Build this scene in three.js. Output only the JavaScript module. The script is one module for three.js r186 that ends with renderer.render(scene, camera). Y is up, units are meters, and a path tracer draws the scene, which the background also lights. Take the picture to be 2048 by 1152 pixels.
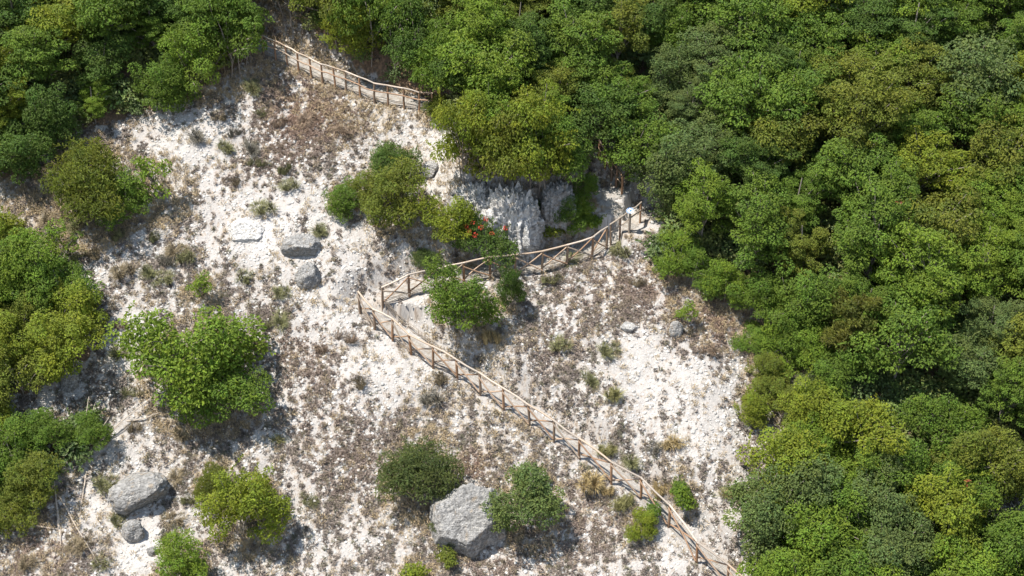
import * as THREE from 'three';
import { mergeGeometries } from 'three/addons/utils/BufferGeometryUtils.js';

// ------------------------------------------------------------------ camera, sky, sun, exposure
const scene = new THREE.Scene();
const W = 2048, H = 1152, FOCAL = 3300, DIST = 76, PITCH = 33 * Math.PI / 180;
const camera = new THREE.PerspectiveCamera(2 * Math.atan(H / 2 / FOCAL) * 180 / Math.PI, W / H, 1, 6000);
camera.position.set(0, DIST * Math.sin(PITCH), DIST * Math.cos(PITCH));
camera.lookAt(0, 0, 0);
camera.updateMatrixWorld(true);

const sunDir = new THREE.Vector3(-0.38, 0.91, 0.08).normalize();
{ // clear summer sky with a pale, hazy horizon
  const w = 128, h = 64, d = new Float32Array(w * h * 4);
  for (let j = 0; j < h; j++) for (let i = 0; i < w; i++) {
    const up = Math.max(0, Math.sin((j + 0.5) / h * Math.PI - Math.PI / 2)), t = Math.pow(up, 0.55), k = (j * w + i) * 4;
    d[k] = 0.52 + (0.20 - 0.52) * t; d[k + 1] = 0.56 + (0.30 - 0.56) * t; d[k + 2] = 0.60 + (0.48 - 0.60) * t; d[k + 3] = 1;
  }
  const sky = new THREE.DataTexture(d, w, h, THREE.RGBAFormat, THREE.FloatType);
  sky.mapping = THREE.EquirectangularReflectionMapping; sky.magFilter = THREE.LinearFilter; sky.needsUpdate = true;
  scene.background = sky; scene.environment = sky;
}
const sun = new THREE.DirectionalLight(new THREE.Color(1, 0.94, 0.85), 5);
sun.name = 'sun';
sun.position.copy(sunDir).multiplyScalar(120);
sun.castShadow = true;
sun.shadow.mapSize.set(4096, 4096);
Object.assign(sun.shadow.camera, { left: -45, right: 45, top: 40, bottom: -40, near: 1, far: 300 });
scene.add(sun, sun.target);
const renderer = new THREE.WebGLRenderer({ antialias: true });
renderer.toneMapping = THREE.LinearToneMapping;
renderer.toneMappingExposure = 1.9;
renderer.shadowMap.enabled = true;
renderer.setSize(1024, 576);

// ------------------------------------------------------------------ helpers: random, noise, names
function rng(seed) {
  let a = seed >>> 0;
  return () => { a = (a + 0x6D2B79F5) | 0; let t = Math.imul(a ^ (a >>> 15), 1 | a); t = (t + Math.imul(t ^ (t >>> 7), 61 | t)) ^ t; return ((t ^ (t >>> 14)) >>> 0) / 4294967296; };
}
const PERM = new Uint8Array(512);
{ const r = rng(99), p = [...Array(256).keys()]; for (let i = 255; i > 0; i--) { const j = Math.floor(r() * (i + 1)); [p[i], p[j]] = [p[j], p[i]]; } for (let i = 0; i < 512; i++) PERM[i] = p[i & 255]; }
const G2 = [...Array(16)].map((_, i) => [Math.cos(i * Math.PI / 8), Math.sin(i * Math.PI / 8)]);
function noise2(x, y) {   // gradient noise, about -0.7 .. 0.7
  const xi = Math.floor(x), yi = Math.floor(y), fx = x - xi, fy = y - yi, X = xi & 255, Y = yi & 255;
  const u = fx * fx * fx * (fx * (fx * 6 - 15) + 10), v = fy * fy * fy * (fy * (fy * 6 - 15) + 10);
  const g = (h, a, b) => { const q = G2[h & 15]; return q[0] * a + q[1] * b; };
  const A = PERM[X] + Y, B = PERM[X + 1] + Y;
  const n0 = g(PERM[A], fx, fy), n1 = g(PERM[B], fx - 1, fy), n2 = g(PERM[A + 1], fx, fy - 1), n3 = g(PERM[B + 1], fx - 1, fy - 1);
  const a = n0 + u * (n1 - n0), b = n2 + u * (n3 - n2);
  return a + v * (b - a);
}
function noise3(x, y, z) { return (noise2(x + 17.3 * Math.floor(0), y + z * 0.37) + noise2(y - 31.7, z + x * 0.29) + noise2(z + 71.1, x - y * 0.33)) * 0.75; }
const fbm = (x, y, o = 4) => { let s = 0, a = 1; for (let i = 0; i < o; i++) { s += a * noise2(x, y); x = x * 2.03 + 11.7; y = y * 2.03 - 5.3; a *= 0.5; } return s; };
const clamp = (x, a = 0, b = 1) => Math.min(b, Math.max(a, x));
const sstep = (a, b, x) => { const t = clamp((x - a) / (b - a)); return t * t * (3 - 2 * t); };
const lerp = (a, b, t) => a + (b - a) * t;
const counts = {};
function numbered(name) { const n = counts[name] = (counts[name] ?? -1) + 1; return n ? `${name}_${String(n).padStart(3, '0')}` : name; }
const V = (x, y, z) => new THREE.Vector3(x, y, z);
function base(name, p, label, category, group) {
  const o = new THREE.Group(); o.name = numbered(name); o.position.copy(p); o.userData = { label, category };
  if (group) o.userData.group = group;
  scene.add(o); return o;
}
function mesh(name, geometry, material, parent) {
  const m = new THREE.Mesh(geometry, material); m.name = name; m.castShadow = m.receiveShadow = true; parent.add(m); return m;
}

// ------------------------------------------------------------------ the lie of the land
const RIGHT = V(1, 0, 0), FWD = V(0, -Math.sin(PITCH), -Math.cos(PITCH)), UPV = V(0, Math.cos(PITCH), -Math.sin(PITCH));
const CAM = camera.position;
const TAN = Math.tan(30 * Math.PI / 180);
const soft = z => { const a = Math.abs(z); return a < 45 ? z : Math.sign(z) * (45 + 120 * (1 - Math.exp(-(a - 45) / 120))); };
function hill(x, z) {
  let y = -TAN * soft(z) + 0.55 * noise2(x * 0.07 + 3.1, z * 0.07 + 8.2) + 0.32 * noise2(x * 0.19 - 4, z * 0.19);
  // a rock step between the middle path and the wood above it
  const across = sstep(-4.0, -2.2, x) * (1 - sstep(2.2, 4.2, x)), zb = -2.9 + 0.35 * noise2(x * 0.8, 2.2);
  y += 1.5 * across * sstep(zb, zb - 0.9, z) * (1 - sstep(zb - 1.5, zb - 10, z));
  y += across * sstep(zb + 0.6, zb - 0.2, z) * (1 - sstep(zb - 1.2, zb - 3, z)) * (0.5 * Math.abs(noise2(x * 1.9, z * 1.9)) + 0.3 * Math.abs(noise2(x * 4.3 + 7, z * 4.3)));
  // shallow gully where the wood meets the lower slope
  y -= 0.7 * Math.exp(-(((x - 11.5) / 1.8) ** 2)) * sstep(-3, 2, z) * (1 - sstep(6, 10, z));
  return y;
}
function hit(h, u, v) {
  const d = FWD.clone().addScaledVector(RIGHT, (u - W / 2) / FOCAL).addScaledVector(UPV, (H / 2 - v) / FOCAL);
  let t0 = 40, t1 = 40;
  for (let t = 42; t < 190; t += 0.7) { t1 = t; if (CAM.y + d.y * t < h(CAM.x + d.x * t, CAM.z + d.z * t)) break; t0 = t; }
  for (let i = 0; i < 18; i++) { const m = (t0 + t1) / 2; if (CAM.y + d.y * m < h(CAM.x + d.x * m, CAM.z + d.z * m)) t1 = m; else t0 = m; }
  return CAM.clone().addScaledVector(d, t1);
}
function view(p) {   // where a point of the place stands in the photograph: used for layout masks and to word the labels
  const q = p.clone().sub(CAM), d = q.dot(FWD);
  return [W / 2 + FOCAL * q.dot(RIGHT) / d, H / 2 - FOCAL * q.dot(UPV) / d];
}
// feet of the fence posts, as read off the photograph
const zm = (x0, y0, k, list) => list.map(([x, y]) => [x0 + x / k, y0 + y / k]);
const upperFeet = zm(450, 20, 4.096, [[70, 250], [155, 295], [238, 335], [322, 378], [418, 425], [515, 462], [606, 515], [712, 560], [805, 610], [905, 645], [996, 675], [1113, 722], [1228, 768], [1337, 788], [1473, 815], [1587, 835], [1700, 858]]);
const middleFeet = zm(680, 380, 3.292, [[283, 775], [460, 705], [640, 660], [815, 622], [990, 585], [1160, 568], [1330, 548], [1490, 505], [1655, 455], [1752, 388]]);
const middleEndFeet = zm(680, 380, 3.292, [[1784, 366], [1842, 330], [1905, 268], [1975, 215]]);
const lowerFeet = [...zm(700, 560, 5.12, [[110, 345], [252, 505], [433, 625], [622, 760], [845, 900], [1098, 1015]]),
  ...zm(700, 758, 2.925, [[760, 95], [900, 180], [1050, 270], [1192, 370], [1347, 470], [1530, 615], [1697, 700], [1857, 865], [2028, 1075]]), [1452, 1172], [1512, 1222]];
const shadeFeet = [[1196, 318], [1209, 338], [1223, 360], [1233, 375], [1243, 388]];
const paths = [
  { feet: upperFeet, off: 0.85, half: 0.75 }, { feet: [...middleFeet, ...middleEndFeet], off: 0.8, half: 0.7 }, { feet: lowerFeet, off: 0.7, half: 0.55 }, { feet: [[1262, 462], [1243, 440], [1228, 418], [1220, 400], [1222, 388]], off: 0.1, half: 0.75 },
].map(({ feet, off, half }) => {
  const line = feet.map(([u, v]) => hit(hill, u, v)).map(p => V(p.x + 0.12 * off, p.y, p.z - off));
  for (let k = 0; k < 3; k++) for (let i = 1; i < line.length - 1; i++) { line[i].y = (line[i - 1].y + 2 * line[i].y + line[i + 1].y) / 4; line[i].z = (line[i - 1].z + 2 * line[i].z + line[i + 1].z) / 4; }
  const xs = line.map(p => p.x), zs = line.map(p => p.z);
  return { line, half, lo: [Math.min(...xs) - 3, Math.min(...zs) - 3], hi: [Math.max(...xs) + 3, Math.max(...zs) + 3] };
});
function nearPath(x, z) {   // [distance from the nearest path's middle less its half width, path height]
  let best = 9, y = 0;
  for (const { line, half, lo, hi } of paths) {
    if (x < lo[0] || x > hi[0] || z < lo[1] || z > hi[1]) continue;
    for (let i = 0; i + 1 < line.length; i++) {
      const a = line[i], b = line[i + 1], dx = b.x - a.x, dz = b.z - a.z, t = clamp(((x - a.x) * dx + (z - a.z) * dz) / (dx * dx + dz * dz));
      const d = Math.hypot(x - a.x - dx * t, z - a.z - dz * t) - half;
      if (d < best) { best = d; y = a.y + (b.y - a.y) * t; }
    }
  }
  return [best, y];
}
function height(x, z) {
  const [d, py] = nearPath(x, z);
  let y = hill(x, z);
  const flat = 1 - sstep(0, 0.9, d);
  const rough = 0.12 * noise2(x * 0.55, z * 0.55) + 0.07 * noise2(x * 1.3 + 5, z * 1.3) + 0.06 * noise2(x * 2.9, z * 2.9 + 3) + 0.05 * noise2(x * 6.1, z * 6.1);
  y += rough * (1 - 0.8 * flat);
  return lerp(y, py + 0.03 * noise2(x * 3, z * 3), flat);
}
const ground = (u, v) => hit(height, u, v);
const inside = (poly, x, y) => { let c = false; for (let i = 0, j = poly.length - 1; i < poly.length; j = i++) { const [a, b] = poly[i], [p, q] = poly[j]; if ((b > y) !== (q > y) && x < (p - a) * (y - b) / (q - b) + a) c = !c; } return c; };

// where the woods stand (outlines of their floors)
const woods = {
  upperLeft: [[-260, -330], [330, -330], [440, -60], [480, 40], [495, 120], [430, 165], [330, 205], [255, 235], [120, 275], [50, 350], [-260, 385]],
  top: [[560, -330], [575, -60], [625, 55], [720, 110], [850, 165], [905, 190], [935, 270], [1010, 325], [1090, 340], [1150, 330], [1180, 270], [1240, 225], [1290, 240], [1300, -330]],
  right: [[1290, -330], [1300, 250], [1335, 310], [1325, 410], [1320, 500], [1400, 555], [1480, 590], [1580, 640], [1660, 690], [1730, 800], [1900, 960], [2010, 985], [2320, 985], [2320, -330]],
  lowerRight: [[1660, 770], [1610, 850], [1590, 905], [1555, 985], [1525, 1050], [1540, 1160], [1600, 1330], [2320, 1330], [2320, 1080], [2020, 1085], [1910, 1010], [1760, 900], [1690, 900]],
  leftUpper: [[-260, 470], [30, 510], [110, 565], [165, 640], [180, 715], [120, 730], [70, 780], [-260, 815]],
  leftLower: [[-260, 850], [60, 870], [130, 855], [215, 845], [200, 880], [130, 925], [85, 985], [40, 1040], [-260, 1060]],
};
// coarse maps of how the open ground is covered: blobs given by place, radius and strength
const BX0 = -32, BX1 = 32, BZ0 = -22, BZ1 = 16, FX = 260, FZ = 160;
const bare = [[500, 455, 70, 0.5], [545, 480, 40, 0.5], [1285, 705, 50, 0.42], [1270, 740, 50, 0.2], [1410, 770, 50, 0.42], [1440, 850, 50, 0.34], [1390, 880, 45, 0.2], [280, 1085, 50, 0.7], [840, 640, 55, 0.35], [880, 690, 60, 0.3], [700, 500, 70, 0.3], [430, 290, 55, 0.35], [340, 290, 60, 0.4], [880, 300, 40, 0.6], [860, 420, 50, 0.6], [900, 370, 40, 0.6], [270, 660, 40, 0.4], [275, 730, 45, 0.4], [280, 900, 60, 0.3], [560, 760, 70, 0.1], [1050, 900, 60, 0.1], [1350, 1060, 60, 0.35], [740, 710, 60, 0.35], [690, 790, 60, 0.15], [830, 760, 50, 0.3], [640, 610, 60, 0.3], [180, 1010, 50, 0.35], [1000, 480, 60, 0.4], [1040, 430, 60, 0.5], [620, 400, 50, 0.25], [1280, 820, 60, 0.2], [800, 250, 60, 0.25], [1225, 415, 34, 1.3], [1205, 440, 30, 1.0], [1235, 395, 22, 1.0]];
const brown = [[600, 215, 80, 0.55], [700, 240, 60, 0.4], [560, 300, 90, 0.25], [600, 690, 90, 0.35], [450, 400, 90, 0.2], [1290, 560, 90, 0.35], [1400, 640, 90, 0.3], [1470, 640, 60, 0.45], [1150, 600, 90, 0.25], [1180, 1040, 110, 0.3], [980, 1130, 120, 0.3], [640, 830, 100, 0.2], [700, 960, 120, 0.25], [120, 400, 90, 0.3], [60, 1100, 110, 0.4], [380, 880, 80, 0.2], [1100, 720, 80, 0.2], [820, 850, 80, 0.15], [950, 930, 40, 0.6], [1490, 900, 50, 0.3], [480, 620, 60, 0.2], [1640, 860, 60, 0.5], [1960, 1040, 80, 0.4], [550, 60, 60, 0.4], [1350, 880, 50, 0.15]];
const straw = [[900, 800, 80, 0.3], [1000, 870, 80, 0.22], [1090, 880, 60, 0.2], [830, 1020, 60, 0.4], [980, 680, 55, 0.5], [560, 90, 70, 0.6], [650, 150, 70, 0.5], [760, 200, 70, 0.5], [20, 400, 90, 0.5], [120, 420, 90, 0.4], [90, 1080, 110, 0.4], [1450, 620, 80, 0.5], [1200, 430, 70, 0.3], [1650, 860, 50, 0.8], [700, 230, 70, 0.3], [1900, 1020, 90, 0.4]];
const field = [0, 1, 2, 3].map(() => new Float32Array(FX * FZ));   // bare, brown, straw, wood floor
for (let j = 0; j < FZ; j++) for (let i = 0; i < FX; i++) {
  const x = lerp(BX0, BX1, i / (FX - 1)), z = lerp(BZ0, BZ1, j / (FZ - 1)), [u, v] = view(V(x, hill(x, z), z)), k = j * FX + i;
  [bare, brown, straw].forEach((list, f) => { let s = 0; for (const [a, b, r, w] of list) { const q = ((u - a) ** 2 + (v - b) ** 2) / (r * r); if (q < 6) s += w * Math.exp(-q); } field[f][k] = s; });
  for (const key in woods) if (inside(woods[key], u, v)) field[3][k] = 1;
}
function fieldAt(f, x, z) {
  const a = clamp((x - BX0) / (BX1 - BX0)) * (FX - 1.001), b = clamp((z - BZ0) / (BZ1 - BZ0)) * (FZ - 1.001), i = Math.floor(a), j = Math.floor(b), s = a - i, t = b - j, F = field[f], k = j * FX + i;
  return lerp(lerp(F[k], F[k + 1], s), lerp(F[k + FX], F[k + FX + 1], s), t);
}
// share of plant cover on the open ground, 0 .. 1 (patchy)
function cover(x, z) {
  return 0.46 + fieldAt(1, x, z) * 0.3 - fieldAt(0, x, z) * 0.85 + 0.14 * noise2(x * 0.35, z * 0.35 + 40) + 0.34 * noise2(x * 1.25 + 9 + 0.3 * z, z * 0.38) + 0.42 * noise2(x * 2.6, z * 1.5) + 0.42 * noise2(x * 5.2 + 2, z * 4.1);
}

// ------------------------------------------------------------------ ground
function dataTexture(w, h, fill, srgb = true) {
  const d = new Uint8Array(w * h * 4), c = [0, 0, 0], enc = q => srgb ? (q <= 0.0031308 ? q * 12.92 : 1.055 * q ** (1 / 2.4) - 0.055) : q;
  for (let j = 0; j < h; j++) for (let i = 0; i < w; i++) { fill(i / w, j / h, c); const k = (j * w + i) * 4; for (let q = 0; q < 3; q++) d[k + q] = clamp(enc(clamp(c[q]))) * 255; d[k + 3] = 255; }
  const t = new THREE.DataTexture(d, w, h); t.magFilter = THREE.LinearFilter; t.minFilter = THREE.LinearMipmapLinearFilter; t.generateMipmaps = true;
  if (srgb) t.colorSpace = THREE.SRGBColorSpace;
  t.wrapS = t.wrapT = THREE.RepeatWrapping; t.needsUpdate = true; return t;
}
const mix3 = (c, a, t) => { c[0] += (a[0] - c[0]) * t; c[1] += (a[1] - c[1]) * t; c[2] += (a[2] - c[2]) * t; };
const groundMap = dataTexture(2048, 2048, (s, t, c) => {
  const x = lerp(BX0, BX1, s), z = lerp(BZ0, BZ1, t);
  const n1 = noise2(x * 4.7, z * 4.1), n2 = noise2(x * 9.7 + 3, z * 8.9), n3 = noise2(x * 21, z * 19 + 7), big = noise2(x * 0.5 + 3, z * 0.5);
  const n4 = noise2(x * 34 + 5, z * 31), v = 0.315 + 0.08 * n2 + 0.10 * n3 + 0.12 * n4 + 0.06 * big + 0.09 * fieldAt(0, x, z);
  c[0] = v; c[1] = v * 0.945; c[2] = v * 0.89;
  const cv = cover(x, z), red = clamp(fieldAt(1, x, z) * 1.3 - 0.15);
  mix3(c, [0.36, 0.295, 0.23], 0.65 * sstep(0.2, 0.8, cv + 0.5 * n1 + 0.4 * n2));                    // crumbs of soil and litter
  mix3(c, n3 > 0 ? [0.14 + 0.04 * red, 0.11, 0.09] : [0.21 + 0.05 * red, 0.165, 0.13], 0.8 * sstep(0.55, 0.75, 0.65 * cv + 0.12 + 0.45 * n1 + 0.7 * n2 + 0.65 * n3 + 0.5 * n4));   // dry moss, lichen and dead thyme
  mix3(c, [0.34, 0.27, 0.175], sstep(0.25, 0.7, fieldAt(2, x, z) + 0.5 * n1 + 0.4 * n2) * 0.5);        // straw
  const w = fieldAt(3, x, z);
  if (w > 0) mix3(c, n2 + n3 > 0.1 ? [0.20, 0.13, 0.08] : [0.11, 0.075, 0.048], sstep(0.3, 0.6, w + 0.3 * n1));   // leaf litter in the woods
});
const gravelBump = dataTexture(512, 512, (s, t, c) => {
  let a = 0; for (const [k, w] of [[16, 0.5], [37, 0.35], [83, 0.25]]) a += w * noise2(s * k, t * k); c[0] = c[1] = c[2] = 0.5 + 0.6 * a;
}, false);
gravelBump.repeat.set(16, 10);
const groundMat = new THREE.MeshStandardMaterial({ map: groundMap, roughness: 0.95, bumpMap: gravelBump, bumpScale: 0.05 });
{
  const axis = (a, b, step, outer) => { const l = []; for (const o of [...outer].reverse()) l.push(a - o); const n = Math.round((b - a) / step); for (let i = 0; i <= n; i++) l.push(a + (b - a) * i / n); for (const o of outer) l.push(b + o); return l; };
  const outer = [1, 2.5, 5, 9, 16, 30, 60, 120, 260, 600, 1500];
  const xs = axis(BX0, BX1, 0.13, outer), zs = axis(BZ0, BZ1, 0.13, outer), P = [], U = [], I = [];
  for (const z of zs) for (const x of xs) { P.push(x, height(x, z), z); U.push((x - BX0) / (BX1 - BX0), (z - BZ0) / (BZ1 - BZ0)); }
  for (let j = 0; j + 1 < zs.length; j++) for (let i = 0; i + 1 < xs.length; i++) { const k = j * xs.length + i, n = xs.length; I.push(k, k + n, k + 1, k + 1, k + n, k + n + 1); }
  const g = new THREE.BufferGeometry();
  g.setAttribute('position', new THREE.Float32BufferAttribute(P, 3)); g.setAttribute('uv', new THREE.Float32BufferAttribute(U, 2)); g.setIndex(I); g.computeVertexNormals();
  const m = mesh('ground', g, groundMat, scene);
  m.userData = { kind: 'structure', label: 'steep white chalky hillside with dry brown plant cover' };
}

// ------------------------------------------------------------------ tubes and leaves
function tube(points, r0, r1, radial = 6, geo = null) {   // tapered tube through points with closed ends
  const P = [], N = [], U = [], I = [], n = points.length; let len = 0;
  for (let i = 0; i < n; i++) {
    const d = points[Math.min(n - 1, i + 1)].clone().sub(points[Math.max(0, i - 1)]).normalize();
    const s = Math.abs(d.y) > 0.9 ? V(1, 0, 0) : V(0, 1, 0), a = s.clone().cross(d).normalize(), b = d.clone().cross(a), r = lerp(r0, r1, i / (n - 1));
    if (i) len += points[i].distanceTo(points[i - 1]);
    for (let k = 0; k <= radial; k++) { const q = k / radial * 2 * Math.PI, m = a.clone().multiplyScalar(Math.cos(q)).addScaledVector(b, Math.sin(q)), p = points[i].clone().addScaledVector(m, r); P.push(p.x, p.y, p.z); N.push(m.x, m.y, m.z); U.push(k / radial, len); }
  }
  for (let i = 0; i + 1 < n; i++) for (let k = 0; k < radial; k++) { const a = i * (radial + 1) + k, b = a + radial + 1; I.push(a, a + 1, b, a + 1, b + 1, b); }
  for (const [i, dir] of [[0, -1], [n - 1, 1]]) {
    const c = points[i], d = points[Math.min(n - 1, i + 1)].clone().sub(points[Math.max(0, i - 1)]).normalize().multiplyScalar(dir), at = P.length / 3, o = i * (radial + 1);
    const e = c.clone().addScaledVector(d, 0.25 * lerp(r0, r1, i / (n - 1))); P.push(e.x, e.y, e.z); N.push(d.x, d.y, d.z); U.push(0.5, len);
    for (let k = 0; k < radial; k++) dir > 0 ? I.push(at, o + k, o + k + 1) : I.push(at, o + k + 1, o + k);
  }
  const g = new THREE.BufferGeometry();
  g.setAttribute('position', new THREE.Float32BufferAttribute(P, 3)); g.setAttribute('normal', new THREE.Float32BufferAttribute(N, 3)); g.setAttribute('uv', new THREE.Float32BufferAttribute(U, 2)); g.setIndex(I);
  return g;
}
class Leaves {
  constructor() { this.P = []; this.C = []; this.I = []; }
  leaf(p, dir, nrm, L, Wd, col) {
    const t = dir.clone().addScaledVector(nrm, -dir.dot(nrm)).normalize(), s = nrm.clone().cross(t), k = this.P.length / 3;
    const fold = 0.14 * L, q = (a, b, c) => this.P.push(p.x + t.x * a + s.x * b + nrm.x * c, p.y + t.y * a + s.y * b + nrm.y * c, p.z + t.z * a + s.z * b + nrm.z * c);
    q(0, 0, 0); q(0.5 * L, 0.5 * Wd, fold); q(L, 0, -0.05 * L); q(0.5 * L, -0.5 * Wd, fold);
    for (let i = 0; i < 4; i++) this.C.push(col[0], col[1], col[2]);
    this.I.push(k, k + 1, k + 2, k, k + 2, k + 3);
  }
  build() {
    const g = new THREE.BufferGeometry();
    g.setAttribute('position', new THREE.Float32BufferAttribute(this.P, 3)); g.setAttribute('color', new THREE.Float32BufferAttribute(this.C, 3)); g.setIndex(this.I);
    return g;
  }
}
const onSphere = (r, up = -1) => { const y = lerp(up, 1, r()), a = r() * 6.2832, q = Math.sqrt(1 - y * y); return V(q * Math.cos(a), y, q * Math.sin(a)); };
function puff(lv, r, c, R, n, o) {   // one spray of leaves: a flattened clump
  const tint = 0.86 + 0.28 * r(), warm = (r() - 0.5) * 0.16;
  if (r() < (o.shoots ?? 0.4)) {   // a straggling shoot
    const e = onSphere(r, -0.1), len = R * (0.9 + 1.2 * r()), m = Math.round(len / (o.leaf * 0.28));
    for (let i = 0; i < m; i++) { const t = 0.5 + (i / m), L = o.leaf * (0.75 + 0.5 * r()), dr = onSphere(r).add(e); lv.leaf(V(c.x + e.x * len * t, c.y + e.y * len * t * 0.8 - 0.1 * len * t * t, c.z + e.z * len * t), dr, onSphere(r, 0.2), L, L * (o.slim ?? 0.62), [tint * (1.05 + warm), tint, tint]); }
  }
  for (let i = 0; i < n; i++) {
    const d = onSphere(r, o.up ?? -0.45), rad = R * (0.5 + 0.55 * Math.sqrt(r())), p = V(c.x + d.x * rad, c.y + d.y * rad * (o.flat ?? 0.62), c.z + d.z * rad);
    const nrm = d.clone().multiplyScalar(0.7).add(V((r() - 0.5) * 1.6, 0.6 + (r() - 0.5) * 1.1, (r() - 0.5) * 1.6)).normalize();
    const dir = o.rise ? V(d.x * 0.5 + (r() - 0.5) * 0.5, 1, d.z * 0.5 + (r() - 0.5) * 0.5) : V(d.x + (r() - 0.5) * 1.4, -0.35 + (r() - 0.5) * 0.8, d.z + (r() - 0.5) * 1.4);
    const b = tint * (0.72 + 0.56 * r()), w = warm + (r() - 0.5) * 0.16, L = o.leaf * (0.7 + 0.6 * r());
    lv.leaf(p, dir, nrm, L, L * (o.slim ?? 0.62), [b * (1 + w), b, b * (1 - 1.2 * w)]);
  }
}
// a tree or shrub: trunk with limbs to every few clumps, and a crown of clumps
function plant(seed, o) {
  const r = rng(seed), lv = new Leaves(), wood = [], R = o.R, Hh = o.H, c0 = o.crownBase ?? 0.3;
  const cy = Hh * (c0 + 1) / 2, ry = Hh * (1 - c0) / 2, cs = [], lobes = [];
  for (let k = 0; k < (o.lobes ?? 9); k++) { const d = onSphere(r, o.low ?? -0.75), q = 0.35 + (o.spread ?? 0.45) * r(); lobes.push({ p: V(d.x * R * q, cy + d.y * ry * q, d.z * R * q), s: (0.26 + 0.36 * r()) }); }
  for (let k = 0, tries = 0; k < o.clumps && tries < 6000; tries++) {
    const l = lobes[tries % lobes.length], d = onSphere(r, o.low ?? -0.75), q = 0.35 + 0.7 * r(), p = V(l.p.x + d.x * R * l.s * q, l.p.y + d.y * ry * l.s * q * 1.1, l.p.z + d.z * R * l.s * q);
    const rp = R * (o.puff ?? 0.2) * (0.6 + 0.8 * r());
    if (p.y < 0.08 * Hh || cs.some(e => e.p.distanceTo(p) < 0.55 * (e.rp + rp) * (o.tight ?? 0.8))) continue;
    cs.push({ p, rp }); k++;
  }
  const nStem = o.stems ?? 1, heads = [];
  for (let s = 0; s < nStem; s++) {
    const a = s / nStem * 6.2832 + r(), sp = nStem > 1 ? 0.45 * R : 0.12 * R, top = V(Math.cos(a) * sp, Hh * (nStem > 1 ? 0.62 : 0.72), Math.sin(a) * sp);
    const foot = V(Math.cos(a) * 0.06 * nStem, -0.35, Math.sin(a) * 0.06 * nStem), mid = foot.clone().lerp(top, 0.5).add(V((r() - 0.5) * 0.25 * R, 0, (r() - 0.5) * 0.25 * R));
    wood.push(tube([foot, mid, top], o.trunk ?? 0.09, (o.trunk ?? 0.09) * 0.35, 6)); heads.push([foot, mid, top]);
  }
  for (const { p, rp } of cs) {
    puff(lv, r, p, rp, Math.round(o.leaves * (rp / (R * (o.puff ?? 0.2))) ** 2), o);
    if (r() < (o.limbs ?? 0.6)) {
      const h = heads[Math.floor(r() * heads.length)], t = clamp((p.y / Hh) * 0.75, 0.15, 0.95), f = t < 0.5 ? h[0].clone().lerp(h[1], t * 2) : h[1].clone().lerp(h[2], t * 2 - 1);
      wood.push(tube([f, f.clone().lerp(p, 0.55).add(V(0, 0.06 * R, 0)), p], (o.trunk ?? 0.09) * 0.4, 0.012, 4));
    }
  }
  return { crown: lv.build(), wood: mergeGeometries(wood) };
}
const leafMats = {};
for (const [k, c] of Object.entries({
  yellow: [0.205, 0.250, 0.018], bright: [0.160, 0.240, 0.019], mid: [0.122, 0.198, 0.018], deep: [0.085, 0.148, 0.018], grey: [0.128, 0.180, 0.045], olive: [0.160, 0.192, 0.020], juniper: [0.175, 0.19, 0.03], broom: [0.120, 0.155, 0.040],
})) leafMats[k] = new THREE.MeshPhysicalMaterial({ color: new THREE.Color().setRGB(...c), vertexColors: true, roughness: 0.8, transmission: 0.5, thickness: 0, side: THREE.DoubleSide, specularIntensity: 0.35 });
const barkMap = dataTexture(64, 256, (s, t, c) => { const n = 0.6 * noise2(s * 14, t * 20) + 0.5 * noise2(s * 30, t * 8), v = 0.23 + 0.14 * n; c[0] = v; c[1] = v * 0.87; c[2] = v * 0.74; });
const barkMat = new THREE.MeshStandardMaterial({ map: barkMap, roughness: 0.95 });

const kinds = {
  tree: [11, 12, 13, 14, 15, 16, 17].map((s, i) => plant(s, { R: [1.85, 1.6, 2.05, 1.75, 1.5, 1.95, 1.8][i], H: [4.3, 5.2, 4.6, 5.6, 4.9, 4.0, 5.0][i], crownBase: 0.12, clumps: 100, tight: 1.0, lobes: 10 + (i % 4), leaves: [165, 230, 120][i % 3], leaf: [0.105, 0.085, 0.128][i % 3], puff: 0.2, trunk: 0.075, low: -0.8, flat: 0.45, limbs: 0.4 })),
  shrub: [21, 22, 23, 24, 25].map(s => plant(s, { R: 1.35, H: 2.15, crownBase: 0.0, clumps: 85, tight: 0.98, lobes: 10, spread: 0.6, leaves: 130, leaf: 0.085, puff: 0.2, trunk: 0.03, stems: 5, low: -0.5, flat: 0.55, limbs: 0.35 })),
  small: [31, 32].map(s => plant(s, { R: 0.5, H: 0.85, crownBase: 0.0, clumps: 26, lobes: 5, leaves: 40, leaf: 0.085, puff: 0.28, trunk: 0.018, stems: 3, low: -0.4, flat: 0.6, limbs: 0.3 })),
  fine: [41, 42].map(s => plant(s, { R: 1.2, H: 1.5, crownBase: 0.0, clumps: 90, lobes: 9, leaves: 95, leaf: 0.11, slim: 0.26, puff: 0.2, trunk: 0.025, stems: 5, low: -0.4, flat: 0.8, rise: true, up: -0.2, limbs: 0.3 })),
  juniper: [51].map(s => plant(s, { R: 1.3, H: 3.6, crownBase: 0.05, clumps: 120, lobes: 12, leaves: 110, leaf: 0.22, slim: 0.2, puff: 0.19, trunk: 0.08, low: -0.7, flat: 1.0, rise: true, up: -0.2, limbs: 0.2 })),
  sapling: [61, 62].map(s => plant(s, { R: 0.85, H: 2.2, crownBase: 0.15, clumps: 24, lobes: 7, leaves: 45, leaf: 0.12, puff: 0.24, trunk: 0.03, low: -0.8, flat: 0.45, limbs: 1, tight: 1.1 })),
};
const colourWord = { yellow: 'yellow-green', bright: 'bright green', mid: 'mid green', deep: 'dark green', grey: 'grey-green', olive: 'olive green', juniper: 'golden olive', broom: 'grey-green' };
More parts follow.
